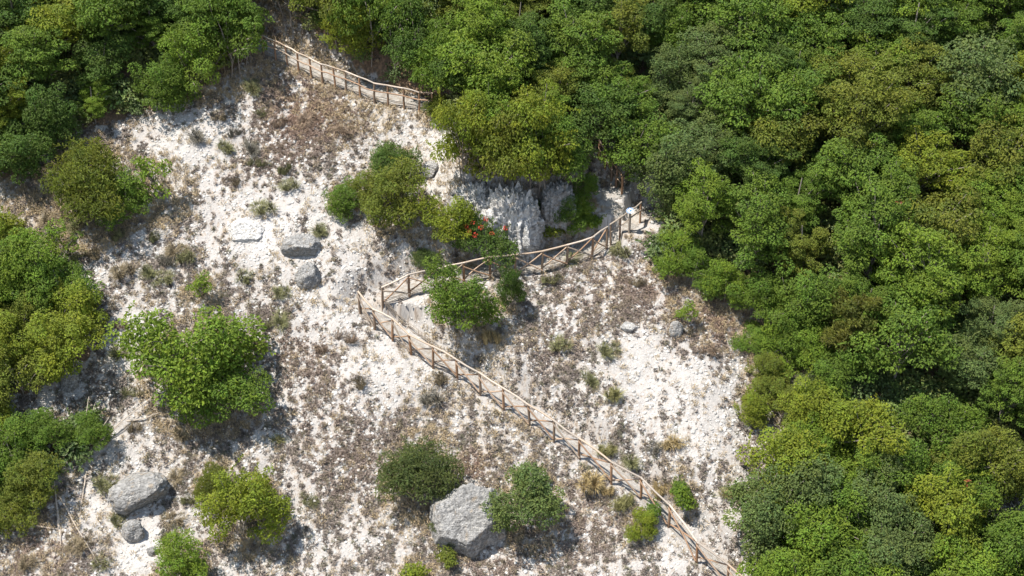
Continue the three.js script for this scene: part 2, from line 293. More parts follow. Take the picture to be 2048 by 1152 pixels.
const planted = [];
const pr = rng(4242);
function grow(kind, colour, u, v, s, o = {}) {   // stands with its foot at the ground seen at u, v; s scales it
  const list = kinds[kind], i = o.variant ?? Math.floor(pr() * list.length), g = list[i % list.length];
  const p = o.at ?? ground(u, v); p.y -= 0.03;
  const isTree = kind === 'tree' || kind === 'juniper' || kind === 'sapling';
  const t = base(o.name ?? (isTree ? 'broadleaf_tree' : 'shrub'), p, o.label ?? '', o.category ?? (isTree ? 'tree' : 'shrub'), o.group);
  t.rotation.y = pr() * 6.2832; const k = 0.93 + 0.14 * pr(); t.scale.set(s * k * (o.wide ?? 1), s * (o.tall ?? 1), s / k * (o.wide ?? 1));
  t.rotation.x = (isTree || o.category === 'tree' ? 0.06 : 0.34) + (pr() - 0.5) * 0.12; t.rotation.z = (pr() - 0.5) * 0.12;
  mesh(isTree ? 'trunk' : 'stem', g.wood, barkMat, t); mesh(isTree ? 'crown' : 'foliage', g.crown, leafMats[colour], t);
  planted.push({ t, u, v, kind, colour, zone: o.zone, p });
  return t;
}

// ------------------------------------------------------------------ rocks
function rockGeo(seed, size, detail, cuts, o = {}) {
  const r = rng(seed), g = new THREE.IcosahedronGeometry(1, detail), a = g.attributes.position, C = [], p = V();
  const planes = cuts.map(([x, y, z, d]) => [V(x, y, z).normalize(), d]);
  for (let i = 0; i < (o.facets ?? 7); i++) planes.push([onSphere(r, -0.2), 0.72 + 0.25 * r()]);
  for (let i = 0; i < a.count; i++) {
    p.fromBufferAttribute(a, i).normalize(); let d = 1;
    for (const [n, q] of planes) { const k = p.dot(n); if (k > 0.05) d = Math.min(d, q / k); }
    const x = p.x * 2 + seed, y = p.y * 2, z = p.z * 2, fl = o.flute ? o.flute * Math.abs(noise2(p.x * 7 + seed, p.z * 7 + p.y * 1.1)) : 0;
    d *= 1 + 0.10 * noise3(x, y, z) + 0.05 * noise3(x * 2.7, y * 2.7, z * 2.7) + (o.rough ?? 0.03) * noise3(x * 7, y * 9, z * 7) - 0.035 * Math.abs(noise3(x * 4, y * 11, z * 4)) + fl;
    a.setXYZ(i, p.x * d * size[0], p.y * d * size[1], p.z * d * size[2]);
    const m = noise3(x * 3.3, y * 3.3, z * 3.3), f = noise3(x * 13, y * 13, z * 13), spot = sstep(0.42, 0.55, noise3(x * 6 + 9, y * 6, z * 6) + 0.4 * f);
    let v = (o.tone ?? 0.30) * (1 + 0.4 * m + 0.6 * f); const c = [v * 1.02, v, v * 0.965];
    mix3(c, [0.48, 0.46, 0.42], 0.75 * spot); mix3(c, [0.14, 0.14, 0.13], 0.6 * sstep(0.3, 0.55, noise3(x * 5 - 4, y * 7, z * 5) - 0.2 * f));
    mix3(c, [0.10, 0.095, 0.09], 0.75 * (1 - sstep(0.0, 0.05, Math.abs(noise3(x * 2.1 + 3, y * 3.3, z * 2.1))))); mix3(c, [0.30, 0.22, 0.13], 0.45 * sstep(0.35, 0.6, noise3(x * 2.3 - 9, y * 2.3, z * 2.3) + 0.3 * f));
    C.push(...c);
  }
  g.setAttribute('color', new THREE.Float32BufferAttribute(C, 3)); g.deleteAttribute('uv'); g.deleteAttribute('normal');
  // weld, so that the shading is smooth over the small facets
  const key = new Map(), P2 = [], C2 = [], I2 = [];
  for (let i = 0; i < a.count; i++) { const k = `${Math.round(a.getX(i) * 5000)},${Math.round(a.getY(i) * 5000)},${Math.round(a.getZ(i) * 5000)}`; let q = key.get(k); if (q === undefined) { q = P2.length / 3; key.set(k, q); P2.push(a.getX(i), a.getY(i), a.getZ(i)); C2.push(C[i * 3], C[i * 3 + 1], C[i * 3 + 2]); } I2.push(q); }
  const w = new THREE.BufferGeometry(); w.setAttribute('position', new THREE.Float32BufferAttribute(P2, 3)); w.setAttribute('color', new THREE.Float32BufferAttribute(C2, 3)); w.setIndex(I2); w.computeVertexNormals();
  const U2 = []; for (let i = 0; i < P2.length; i += 3) U2.push((P2[i] + 0.6 * P2[i + 2]) * 0.45, (P2[i + 1] - 0.45 * P2[i + 2]) * 0.45);
  w.setAttribute('uv', new THREE.Float32BufferAttribute(U2, 2)); return w;
}
const rockBump = dataTexture(512, 512, (s, t, c) => { let a = 0; for (const [k, w] of [[8, 0.5], [19, 0.5], [43, 0.4], [97, 0.3]]) a += w * Math.abs(noise2(s * k + k, t * k * 1.3)); c[0] = c[1] = c[2] = 0.9 - 0.9 * a; }, false);
const rockMat = new THREE.MeshPhysicalMaterial({ vertexColors: true, roughness: 1, specularIntensity: 0.2, bumpMap: rockBump, bumpScale: 0.14 });
function rock(name, label, u, v, size, seed, detail, cuts, o = {}) {
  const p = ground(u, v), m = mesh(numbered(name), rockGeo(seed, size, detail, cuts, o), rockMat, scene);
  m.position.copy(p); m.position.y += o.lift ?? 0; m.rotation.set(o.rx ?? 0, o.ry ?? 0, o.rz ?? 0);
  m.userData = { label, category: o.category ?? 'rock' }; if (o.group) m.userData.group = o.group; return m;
}
rock('boulder', 'huge pale grey limestone boulder below the long zigzag fence', 935, 1064, [1.72, 2.05, 1.55], 5, 44, [[-0.05, 0.72, 0.62, 0.56], [-0.9, 0.2, 0.35, 0.82], [0.5, -0.15, 0.85, 0.72], [0.92, 0.35, 0.1, 0.82], [-0.35, -0.4, 0.85, 0.74], [-0.5, 0.8, -0.2, 0.8]], { lift: 0.5, facets: 3, tone: 0.30, rough: 0.03, category: 'boulder' });
rock('boulder', 'grey pitted boulder jutting out above a dark hollow, beside the dead branches', 278, 1000, [1.45, 0.85, 1.0], 8, 20, [[0.1, 1, 0.25, 0.75], [0.5, -0.5, 0.7, 0.6]], { lift: 0.42, rz: 0.25, tone: 0.27, rough: 0.06, category: 'boulder' });
rock('rock', 'knobbly grey rock directly under the pitted boulder', 268, 1068, [0.5, 0.6, 0.42], 9, 12, [[0.3, 0.4, 0.8, 0.8]], { lift: 0.15, tone: 0.30, rough: 0.06 });
rock('rock', 'small round grey rock on white scree beside a bottom edge shrub', 305, 1106, [0.24, 0.25, 0.2], 10, 8, [], { lift: 0.06, tone: 0.23 });
rock('boulder', 'broad flat-topped grey boulder, upper of the touching pair on the open slope', 602, 500, [0.95, 0.62, 0.6], 12, 16, [[0, 1, 0.2, 0.7], [0, -0.3, 1, 0.7]], { lift: 0.2, tone: 0.29, rough: 0.06, category: 'boulder' });
rock('boulder', 'egg-shaped grey boulder, lower of the touching pair on the open slope', 617, 562, [0.58, 0.72, 0.55], 14, 16, [[0.2, 0.5, 0.8, 0.85]], { lift: 0.22, rz: -0.35, tone: 0.29, rough: 0.06, category: 'boulder' });
rock('rock', 'blue-grey upright rock among the shrubs at the left edge', 140, 770, [0.42, 0.75, 0.4], 15, 12, [[-0.4, 0.2, 0.9, 0.7]], { lift: 0.25, rz: -0.3, tone: 0.29, rough: 0.08 });
rock('rock', 'pale angular block on the white gully below the upper fence end', 861, 345, [0.42, 0.5, 0.4], 16, 10, [[-0.3, 0.5, 0.8, 0.6], [0.8, 0.1, 0.4, 0.7]], { lift: 0.12, rz: -0.4, tone: 0.35 });
rock('rock', 'blue-grey rock at the foot of a lone sapling', 1351, 665, [0.34, 0.5, 0.32], 17, 10, [[0.3, 0.5, 0.8, 0.75]], { lift: 0.12, tone: 0.29 });
rock('rock', 'small pale rock in straw below the shrub on the middle fence', 990, 650, [0.2, 0.18, 0.2], 18, 6, [], { lift: 0.05, tone: 0.34 });
rock('rock', 'low grey rock flush with the white scree on the right slope', 1258, 655, [0.4, 0.2, 0.3], 19, 8, [[0, 1, 0.4, 0.6]], { lift: 0.05, tone: 0.39 });
rock('rock', 'little pale rock between straw tuft and shrub near the long fence', 1366, 1003, [0.2, 0.22, 0.2], 20, 6, [], { lift: 0.06, tone: 0.38 });
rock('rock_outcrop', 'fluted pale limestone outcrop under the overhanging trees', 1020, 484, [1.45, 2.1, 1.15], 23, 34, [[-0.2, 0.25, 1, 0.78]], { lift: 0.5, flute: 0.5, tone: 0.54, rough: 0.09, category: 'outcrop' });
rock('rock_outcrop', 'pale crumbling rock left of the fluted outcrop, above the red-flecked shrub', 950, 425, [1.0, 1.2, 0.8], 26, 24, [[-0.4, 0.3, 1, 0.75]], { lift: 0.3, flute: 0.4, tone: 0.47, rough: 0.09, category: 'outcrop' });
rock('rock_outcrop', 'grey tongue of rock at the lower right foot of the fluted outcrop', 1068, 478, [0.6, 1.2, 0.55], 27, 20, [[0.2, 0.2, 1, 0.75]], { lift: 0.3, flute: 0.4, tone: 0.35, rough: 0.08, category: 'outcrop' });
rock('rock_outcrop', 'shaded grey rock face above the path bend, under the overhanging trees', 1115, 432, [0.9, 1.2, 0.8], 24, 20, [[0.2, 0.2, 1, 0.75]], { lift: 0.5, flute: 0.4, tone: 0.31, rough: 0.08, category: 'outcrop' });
rock('rock_outcrop', 'weathered pale slab on the open slope left of the boulder pair', 492, 462, [0.85, 0.35, 0.75], 25, 14, [[0, 0.8, 0.6, 0.55]], { lift: 0.0, rx: 0.3, tone: 0.57, rough: 0.05, category: 'outcrop' });

// ------------------------------------------------------------------ fences
const woodMap = (a, seed) => dataTexture(64, 256, (s, t, c) => { const n = 0.55 * noise2(s * 26 + seed, t * 3) + 0.5 * noise2(s * 9, t * 14 + seed) + 0.25 * noise2(s * 40, t * 40), k = 1 + 0.55 * n; c[0] = a[0] * k; c[1] = a[1] * k; c[2] = a[2] * k; });
const woodMats = {
  post: [[0.27, 0.150, 0.078], [0.22, 0.135, 0.082], [0.30, 0.175, 0.10], [0.20, 0.14, 0.095]].map((c, i) => new THREE.MeshStandardMaterial({ map: woodMap(c, i * 7), roughness: 0.75 })),
  rail: [[0.38, 0.295, 0.22], [0.45, 0.37, 0.30], [0.33, 0.245, 0.175], [0.31, 0.265, 0.22]].map((c, i) => new THREE.MeshStandardMaterial({ map: woodMap(c, 30 + i * 7), roughness: 0.55 })),
  brace: [[0.29, 0.185, 0.115], [0.35, 0.25, 0.175], [0.25, 0.155, 0.095], [0.27, 0.215, 0.165]].map((c, i) => new THREE.MeshStandardMaterial({ map: woodMap(c, 60 + i * 7), roughness: 0.7 })),
  grey: [[0.24, 0.20, 0.16], [0.28, 0.23, 0.18]].map((c, i) => new THREE.MeshStandardMaterial({ map: woodMap(c, 90 + i * 7), roughness: 0.85 })),
};
const fr = rng(77), pick = l => l[Math.floor(fr() * l.length)], jit = s => V((fr() - 0.5) * s, (fr() - 0.5) * s, (fr() - 0.5) * s);
function log(name, a, b, r, mats, parent, taper = 0.85) {
  const o = parent.position, m = a.clone().lerp(b, 0.5).add(jit(0.08)), q = [a, a.clone().lerp(m, 0.5), m, m.clone().lerp(b, 0.5), b].map(p => p.clone().sub(o));
  return mesh(name, tube(q, r, r * taper, 9), pick(mats), parent);
}
function fence(feet, label, o) {
  const ps = feet.map(([u, v]) => ground(u, v)), t = base('wooden_fence', ps[0].clone(), label, 'fence', o.group), hgt = o.h ?? 1.12;
  const tops = ps.map(p => V(p.x + (fr() - 0.5) * 0.12, p.y + hgt * (0.94 + 0.1 * fr()), p.z + (fr() - 0.5) * 0.12));
  ps.forEach((p, i) => log('post', V(p.x, p.y - 0.35, p.z), tops[i], o.pr ?? 0.06, o.post ?? woodMats.post, t, 0.95));
  for (let i = 0; i + 1 < ps.length; i++) {
    if (o.gap?.includes(i)) continue;
    const a = ps[i], b = ps[i + 1], A = tops[i], B = tops[i + 1], d = B.clone().sub(A).setY(0).normalize(), out = V(-d.z, 0, d.x).multiplyScalar(0.075);
    if (out.z < 0) out.negate();
    const up = V(0, 0.045, 0), ext = B.clone().sub(A).normalize().multiplyScalar(0.05);
    log('top_rail', A.clone().add(up).sub(ext), B.clone().add(up).add(ext), o.rr ?? 0.046, o.rail ?? woodMats.rail, t, 0.9);
    if (o.cross) {
      const hi = 0.86 + 0.1 * fr(), lo = 0.1 + 0.14 * fr();
      log('brace', a.clone().lerp(A, hi).add(out), b.clone().lerp(B, lo).add(out), 0.038, woodMats.brace, t, 0.9);
      log('brace', a.clone().lerp(A, lo).sub(out), b.clone().lerp(B, hi).sub(out), 0.038, woodMats.brace, t, 0.9);
    } else log('middle_rail', a.clone().lerp(A, 0.68).add(out.clone().multiplyScalar(0.6)), b.clone().lerp(B, 0.68).add(out.clone().multiplyScalar(0.6)), 0.036, o.mid ?? woodMats.brace, t, 0.9);
  }
  return t;
}
fence(upperFeet, 'two-rail wooden fence along the upper path below the trees', { h: 1.08, pr: 0.052, rr: 0.042 });
fence(middleFeet, 'cross-braced wooden fence along the middle path, half hidden by a shrub', { cross: true, h: 1.15 });
fence(middleEndFeet, 'short greyish two-rail fence stretch at the path bend with the sign', { h: 1.12, pr: 0.05, rr: 0.04, rail: woodMats.grey, mid: woodMats.grey });
fence(lowerFeet, 'long cross-braced wooden fence descending in zigzags to the bottom edge', { cross: true, h: 1.12 });
fence(shadeFeet, 'short brown wooden fence in deep shade where the path enters the wood', { h: 0.95, pr: 0.06, rr: 0.05, rail: woodMats.brace });
// low edgings of thin dark rods on stakes, holding the path's edge
function edging(pts, label, off) {
  const ps = pts.map(([u, v]) => ground(u, v)).map(p => { const q = V(p.x, 0, p.z - off); q.y = height(q.x, q.z); return q; });
  const t = base('path_edging', ps[0].clone(), label, 'edging', 'low rod edgings along the paths');
  for (let i = 0; i < ps.length; i++) {
    log('stake', V(ps[i].x, ps[i].y - 0.2, ps[i].z), V(ps[i].x, ps[i].y + 0.36, ps[i].z), 0.022, woodMats.grey, t);
    if (i + 1 < ps.length) for (const y of [0.08, 0.17, 0.26, 0.34]) log('rod', V(ps[i].x, ps[i].y + y, ps[i].z + 0.03), V(ps[i + 1].x, ps[i + 1].y + y, ps[i + 1].z + 0.03), 0.014, woodMats.grey, t);
  }
}
const along = (a, b, n) => [...Array(n + 1)].map((_, i) => [lerp(a[0], b[0], i / n), lerp(a[1], b[1], i / n)]);
edging(middleFeet, 'low dark rod edging at the foot of the middle fence', 0.18);
edging(lowerFeet.slice(0, 6), 'low dark rod edging at the foot of the upper end of the long fence', 0.12);
edging(along([772, 622], [882, 706], 5), 'low dark rod edging across the path from the long fence', 0);
edging(upperFeet.slice(3), 'low dark rod edging at the foot of the upper fence', 0.1);
// trail sign
{
  const p = ground(1258, 466), t = base('trail_sign', p, 'small round blue and white sign on the post at the path bend', 'sign');
  const W0 = V(0, 0, 0); mesh('post', tube([V(0, -0.3, 0), V(0, 0.6, 0), V(0.01, 1.2, 0)], 0.055, 0.052, 9), woodMats.grey[0], t);
  const disc = new THREE.CylinderGeometry(0.18, 0.18, 0.025, 28), white = new THREE.MeshStandardMaterial({ color: new THREE.Color().setRGB(0.72, 0.74, 0.76), roughness: 0.4 }), blue = new THREE.MeshStandardMaterial({ color: new THREE.Color().setRGB(0.03, 0.12, 0.30), roughness: 0.4 });
  const b = mesh('board', disc, white, t); b.position.set(0, 1.24, 0.05); b.rotation.set(0.35, 0, 0.1);
  const ring = mesh('border', new THREE.TorusGeometry(0.145, 0.03, 6, 30, 4.9), blue, b); ring.rotation.x = -Math.PI / 2; ring.position.y = 0.008;
  const dot = mesh('emblem', new THREE.CylinderGeometry(0.06, 0.06, 0.012, 20), blue, b); dot.position.set(0.03, 0.012, 0.02);
}

// ------------------------------------------------------------------ lone trees and shrubs
const G = (kind, colour, u, v, s, label, o = {}) => grow(kind, colour, u, v, s, { label, ...o });
G('fine', 'olive', 185, 405, 1.75, 'broad olive green shrub below the upper left wood', { wide: 1.05, tall: 1.05 });
G('shrub', 'mid', 245, 425, 0.95, 'dark rounded shrub against the right flank of the broad olive shrub');
G('sapling', 'bright', 318, 395, 1.25, 'sparse bright green sapling standing right of the broad olive shrub');
G('shrub', 'bright', 392, 765, 1.75, 'large bright green shrub on the open left slope, above its dark shadow', { wide: 1.1 });
G('shrub', 'mid', 455, 812, 1.3, 'mid green shrub grown into the lower side of the large bright shrub');
G('sapling', 'bright', 402, 600, 0.75, 'thin green sapling just above the large bright shrub');
G('shrub', 'yellow', 502, 1060, 1.22, 'rounded yellow-green shrub alone on the lower left slope', { tall: 1.15 });
G('fine', 'olive', 430, 985, 0.75, 'wispy dry olive shrub left of the rounded yellow-green shrub');
G('shrub', 'bright', 362, 1150, 0.9, 'small bright green shrub at the bottom edge below the pitted boulder');
G('shrub', 'mid', 692, 412, 0.62, 'small green shrub left of the dark pair below the upper fence');
G('shrub', 'olive', 795, 428, 1.12, 'olive green shrub on the slope between upper fence and outcrop', { tall: 1.1 });
G('shrub', 'deep', 785, 345, 0.75, 'dark green shrub above the olive shrub on the upper slope');
G('shrub', 'olive', 745, 395, 0.7, 'yellowish shrub in the row below the upper fence');
G('shrub', 'yellow', 900, 470, 0.95, 'yellow-green shrub beside the red-flecked shrub');
const redShrub = G('shrub', 'deep', 972, 512, 1.0, 'dark green shrub with red leaf tufts below the outcrop', { tall: 1.15 });
G('fine', 'grey', 850, 530, 0.55, 'pale grey-green wispy shrub at the upper end of the middle fence');
G('shrub', 'mid', 915, 642, 1.12, 'dense green shrub hiding part of the middle fence', { tall: 1.15 });
G('shrub', 'deep', 1015, 615, 0.72, 'slender dark shrub in front of the middle fence', { tall: 1.5, wide: 0.7 });
G('fine', 'broom', 848, 975, 1.45, 'fine grey-green broom shrub behind the huge boulder');
G('shrub', 'grey', 1055, 1036, 1.2, 'dense rounded grey-green shrub touching the huge boulder');
G('small', 'olive', 890, 1128, 1.0, 'low olive shrub at the foot of the huge boulder');
G('small', 'yellow', 832, 1168, 1.3, 'yellow-green shrub cut by the bottom edge below the boulder');
G('fine', 'broom', 895, 1075, 0.55, 'thin trailing broom on the left face of the huge boulder');
G('sapling', 'bright', 1366, 648, 0.62, 'little green sapling on the right slope above a rock');
G('shrub', 'yellow', 1280, 1062, 0.5, 'yellow-green shrublet beside a straw tuft near the long fence');
G('small', 'mid', 1300, 1030, 0.9, 'small green shrub leaning into the long fence');
G('small', 'bright', 1372, 1015, 1.1, 'green shrublet right of the long fence and straw tuft', { tall: 1.3 });
G('small', 'mid', 1350, 985, 0.9, 'green shrublet just right of the large straw tuft');
G('juniper', 'juniper', 1700, 720, 1.05, 'feathery golden olive juniper at the wood edge', { name: 'juniper_tree' });
G('shrub', 'bright', 1560, 720, 0.85, 'low bright green shrub spreading from the wood over white ground', { tall: 0.6, wide: 1.2 });
G('shrub', 'mid', 1500, 685, 0.6, 'low green branch-like shrub at the tip of the wood edge', { tall: 0.6 });
G('fine', 'grey', 1625, 800, 0.9, 'grey-green shrub around the bleached dead branch');
G('shrub', 'olive', 1540, 800, 0.7, 'dry olive shrub left of the bleached dead branch', { tall: 0.8 });
G('shrub', 'olive', 1590, 830, 0.7, 'olive shrub below the bleached dead branch');
G('fine', 'olive', 880, 235, 0.72, 'dry olive-brown shrub at the right end of the upper fence');
// crowns over the outcrop
G('shrub', 'yellow', 938, 345, 1.2, 'yellow-green tree leaning over the white gully beside the outcrop', { tall: 1.5, name: 'broadleaf_tree', category: 'tree' });
G('shrub', 'olive', 1005, 350, 1.35, 'olive green tree on top of the outcrop', { tall: 1.5, name: 'broadleaf_tree', category: 'tree' });
G('shrub', 'yellow', 1068, 366, 1.3, 'yellow-green tree on the right shoulder of the outcrop', { tall: 1.5, name: 'broadleaf_tree', category: 'tree' });
G('shrub', 'mid', 1098, 375, 1.15, 'mid green tree between outcrop and shaded fence', { tall: 1.4, name: 'broadleaf_tree', category: 'tree' });
G('tree', 'mid', 1262, 348, 0.85, 'mid green tree just right of the shaded fence', {});
G('tree', 'deep', 1190, 300, 0.9, 'dark green tree just above the shaded fence', {});
G('tree', 'mid', 1232, 262, 0.9, 'mid green tree over the dark gap above the shaded fence', {});
G('shrub', 'bright', 1640, 715, 0.9, 'bright green shrub left of the juniper foot', {});
G('shrub', 'mid', 1668, 775, 0.9, 'mid green shrub below the juniper', {});
for (const [u, v, k, c, where] of [[1345, 535, 0.8, 'bright', 'just right of the sign'], [1395, 565, 0.75, 'mid', 'above the right slope sapling'], [1450, 590, 0.8, 'bright', 'upslope of the bare tan ground'], [1505, 615, 0.85, 'mid', 'behind the bare tan ground'], [1555, 650, 0.85, 'bright', 'above the low spreading shrub'], [1600, 690, 0.85, 'mid', 'between spreading shrub and juniper'], [1530, 760, 0.6, 'olive', 'over the dark gully'], [1505, 830, 0.55, 'yellow', 'at the right rim of the white slope']])
  G('shrub', c, u, v, k, `${c === 'mid' ? 'mid green' : c === 'bright' ? 'bright green' : c === 'olive' ? 'olive' : 'yellow-green'} edge shrub of the right-hand wood, ${where}`, { tall: 1.1 });
G('shrub', 'mid', 1140, 452, 0.6, 'mid green shrub on brown soil above the middle fence end');
G('small', 'bright', 1180, 452, 1.1, 'bright little shrub at the left rim of the pale landing');
G('small', 'olive', 1110, 468, 1.2, 'olive little shrub at the right foot of the outcrop');
// crowns on both sides of the upper path
G('tree', 'mid', 445, 95, 0.95, 'mid green tree left of the top end of the upper fence');
G('shrub', 'mid', 470, 140, 1.3, 'dark leafy tree hiding the top end of the upper fence', { tall: 1.4, name: 'broadleaf_tree', category: 'tree' });
G('shrub', 'bright', 395, 165, 1.2, 'bright shrub at the lower right tip of the upper left wood', { tall: 1.2 });
G('shrub', 'mid', 590, 30, 1.4, 'mid green tree at the top edge just right of the upper path', { tall: 1.4, name: 'broadleaf_tree', category: 'tree' });
G('shrub', 'olive', 668, 68, 1.3, 'olive tree on the bank behind the upper fence', { tall: 1.5, name: 'broadleaf_tree', category: 'tree' });
G('shrub', 'mid', 740, 100, 1.3, 'mid green tree on the bank behind the upper fence middle', { tall: 1.5, name: 'broadleaf_tree', category: 'tree' });
G('shrub', 'deep', 812, 142, 1.2, 'dark green tree on the bank behind the lower half of the upper fence', { tall: 1.5, name: 'broadleaf_tree', category: 'tree' });
G('shrub', 'mid', 918, 195, 1.3, 'mid green tree above the right end of the upper fence', { tall: 1.6, name: 'broadleaf_tree', category: 'tree' });
G('shrub', 'bright', 1150, 425, 0.5, 'bright shrub on the bank above the path bend');
G('shrub', 'mid', 1165, 385, 0.5, 'mid green shrub beside the shaded fence');
G('shrub', 'deep', 1120, 425, 0.6, 'dark shrub at the foot of the shaded rock face');

// ------------------------------------------------------------------ the woods, filled tree by tree
const palette = {
  upperLeft: ['mid', 'mid', 'bright', 'deep', 'yellow', 'mid', 'deep'], top: ['mid', 'deep', 'olive', 'mid', 'bright', 'yellow', 'deep'],
  right: ['mid', 'deep', 'grey', 'mid', 'bright', 'mid', 'bright', 'olive', 'mid', 'yellow'], lowerRight: ['bright', 'mid', 'grey', 'yellow', 'bright', 'mid', 'bright', 'yellow'],
  leftUpper: ['yellow', 'olive', 'bright', 'yellow', 'mid'], leftLower: ['olive', 'yellow', 'mid', 'olive'],
};
const zoneWords = {
  upperLeft: 'in upper left wood', top: 'in wood above upper fence', right: 'in right-hand wood', lowerRight: 'in lower right thicket', leftUpper: 'in left edge thicket', leftLower: 'in lower left thicket',
};
const stand = { upperLeft: [1.75, 0.92], top: [1.85, 0.95], right: [1.95, 1.0], lowerRight: [1.6, 1.2], leftUpper: [1.4, 1.05], leftLower: [1.4, 0.85] };
const wr = rng(909);
for (const zone in woods) {
  const poly = woods[zone], us = poly.map(p => p[0]), vs = poly.map(p => p[1]), [gap, size] = stand[zone], spots = [];
  const lo = [Math.min(...us), Math.min(...vs)], hi = [Math.max(...us), Math.max(...vs)];
  for (let k = 0; k < 2600; k++) {
    const u = lerp(lo[0], hi[0], wr()), v = lerp(lo[1], hi[1], wr());
    if (!inside(poly, u, v) || (u > 1630 && u < 1700 && v > 845 && v < 940) || (u > 1915 && u < 2075 && v > 1005 && v < 1120)) continue;
    const p = ground(u, v);
    if (nearPath(p.x, p.z)[0] < 0.5 || spots.some(q => q.distanceTo(p) < gap) || planted.some(q => q.p.distanceTo(p) < 0.9)) continue;
    spots.push(p);
    const edge = [[0, 45], [0, 70], [-45, 20], [45, 20]].some(([a, b]) => !inside(poly, u + a, v + b));
    const n = noise2(u * 0.006 + 40, v * 0.009), list = palette[zone], colour = list[Math.floor(clamp(n * 0.9 + 0.5 + (wr() - 0.5) * 0.55, 0, 0.999) * list.length)];
    const low = zone === 'lowerRight' || zone === 'leftUpper' || zone === 'leftLower';
    if (low || (edge && wr() < 0.55)) grow('shrub', colour, u, v, size * (0.8 + 0.4 * wr()) * (low ? 1 : 1.1), { at: p, zone, tall: low ? 1.05 : 1.2 });
    else grow('tree', colour, u, v, size * (0.78 + 0.4 * wr()) * (edge ? 0.75 : 1), { at: p, zone });
  }
}
// labels: colour, wood, and the place in the row of its like
const ordinal = ['leftmost', 'second from left', 'third from left', 'fourth from left', 'fifth from left', 'sixth from left', 'seventh from left', 'eighth from left', 'ninth from left', 'tenth from left', 'eleventh from left', 'twelfth from left', 'thirteenth from left', 'fourteenth from left', 'fifteenth from left', 'sixteenth from left', 'seventeenth from left', 'eighteenth from left', 'nineteenth from left', 'twentieth from left', 'twenty-first from left', 'twenty-second from left'];
{
  const sets = {};
  for (const q of planted) if (q.zone) {
    const band = q.zone === 'right' || q.zone === 'top' || q.zone === 'upperLeft' ? (q.v < -60 ? ', beyond top edge' : q.v < 40 ? ', top edge' : q.v < 140 ? ', upper part' : q.v < 240 ? ', upper middle' : q.v < 340 ? ', middle part' : q.v < 440 ? ', lower middle' : q.v < 560 ? ', lower part' : q.v < 720 ? ', low end' : ', lowest end') : '';
    const what = q.kind === 'tree' ? 'broadleaf tree' : 'leafy shrub', key = `${colourWord[q.colour]} ${what} ${zoneWords[q.zone]}${band}`;
    (sets[key] ??= []).push(q); q.t.userData.group = `${q.kind === 'tree' ? 'trees' : 'shrubs'} ${zoneWords[q.zone]}`;
  }
  for (const key in sets) sets[key].sort((a, b) => a.u - b.u).forEach((q, i, l) => { q.t.userData.label = l.length === 1 ? `only ${key}` : i === l.length - 1 && i > 0 ? `${key}, rightmost` : `${key}, ${ordinal[i] ?? `number ${i + 1} from left`}`; });
}

// red tufts on the dark shrub
{
  const r = rng(5), red = new THREE.MeshStandardMaterial({ color: new THREE.Color().setRGB(0.42, 0.045, 0.02), roughness: 0.8, side: THREE.DoubleSide });
  for (const [u, v] of [[932, 452], [938, 462], [972, 438], [962, 455], [983, 468], [1012, 456], [950, 470], [945, 445]]) {
    const lv = new Leaves(), c = hitCrown(redShrub, u, v);
    for (let i = 0; i < 26; i++) { const d = onSphere(r); lv.leaf(c.clone().addScaledVector(d, 0.07), d, onSphere(r), 0.09, 0.045, [1, 1, 1]); }
    const m = mesh('red_leaf_tuft', lv.build(), red, redShrub);
    redShrub.updateMatrixWorld(true); m.geometry.applyMatrix4(redShrub.matrixWorld.clone().invert());
  }
}
for (const [u, v] of [[1775, 368], [1872, 932]]) {
  let best = null, far = 1e9; for (const q of planted) { if (!q.zone) continue; const c = view(q.p.clone().add(V(0, (q.kind === 'tree' ? 2.9 : 1.3) * q.t.scale.y, 0))), d = Math.hypot(c[0] - u, c[1] - v); if (d < far) { far = d; best = q; } }
  const r = rng(u), lv = new Leaves(), k = best.t.scale.y, c = best.p.clone().add(V(0, (best.kind === 'tree' ? 2.9 : 1.3) * k, 0)).addScaledVector(FWD, -(best.kind === 'tree' ? 1.6 : 1.2) * k);
  for (let i = 0; i < 22; i++) { const d = onSphere(r); lv.leaf(c.clone().addScaledVector(d, 0.09), d, onSphere(r), 0.1, 0.05, [1, 1, 1]); }
  best.t.updateMatrixWorld(true); const g = lv.build(); g.applyMatrix4(best.t.matrixWorld.clone().invert());
  mesh('red_leaf_tuft', g, new THREE.MeshStandardMaterial({ color: new THREE.Color().setRGB(0.28, 0.06, 0.035), roughness: 0.8, side: THREE.DoubleSide }), best.t);
}
function hitCrown(t, u, v) {   // a point on the near face of a shrub's crown
  const d = FWD.clone().addScaledVector(RIGHT, (u - W / 2) / FOCAL).addScaledVector(UPV, (H / 2 - v) / FOCAL), c = t.position.clone().add(V(0, 1.15, 0)), k = c.clone().sub(CAM).dot(d) / d.lengthSq();
  return CAM.clone().addScaledVector(d, k - 0.95);
}

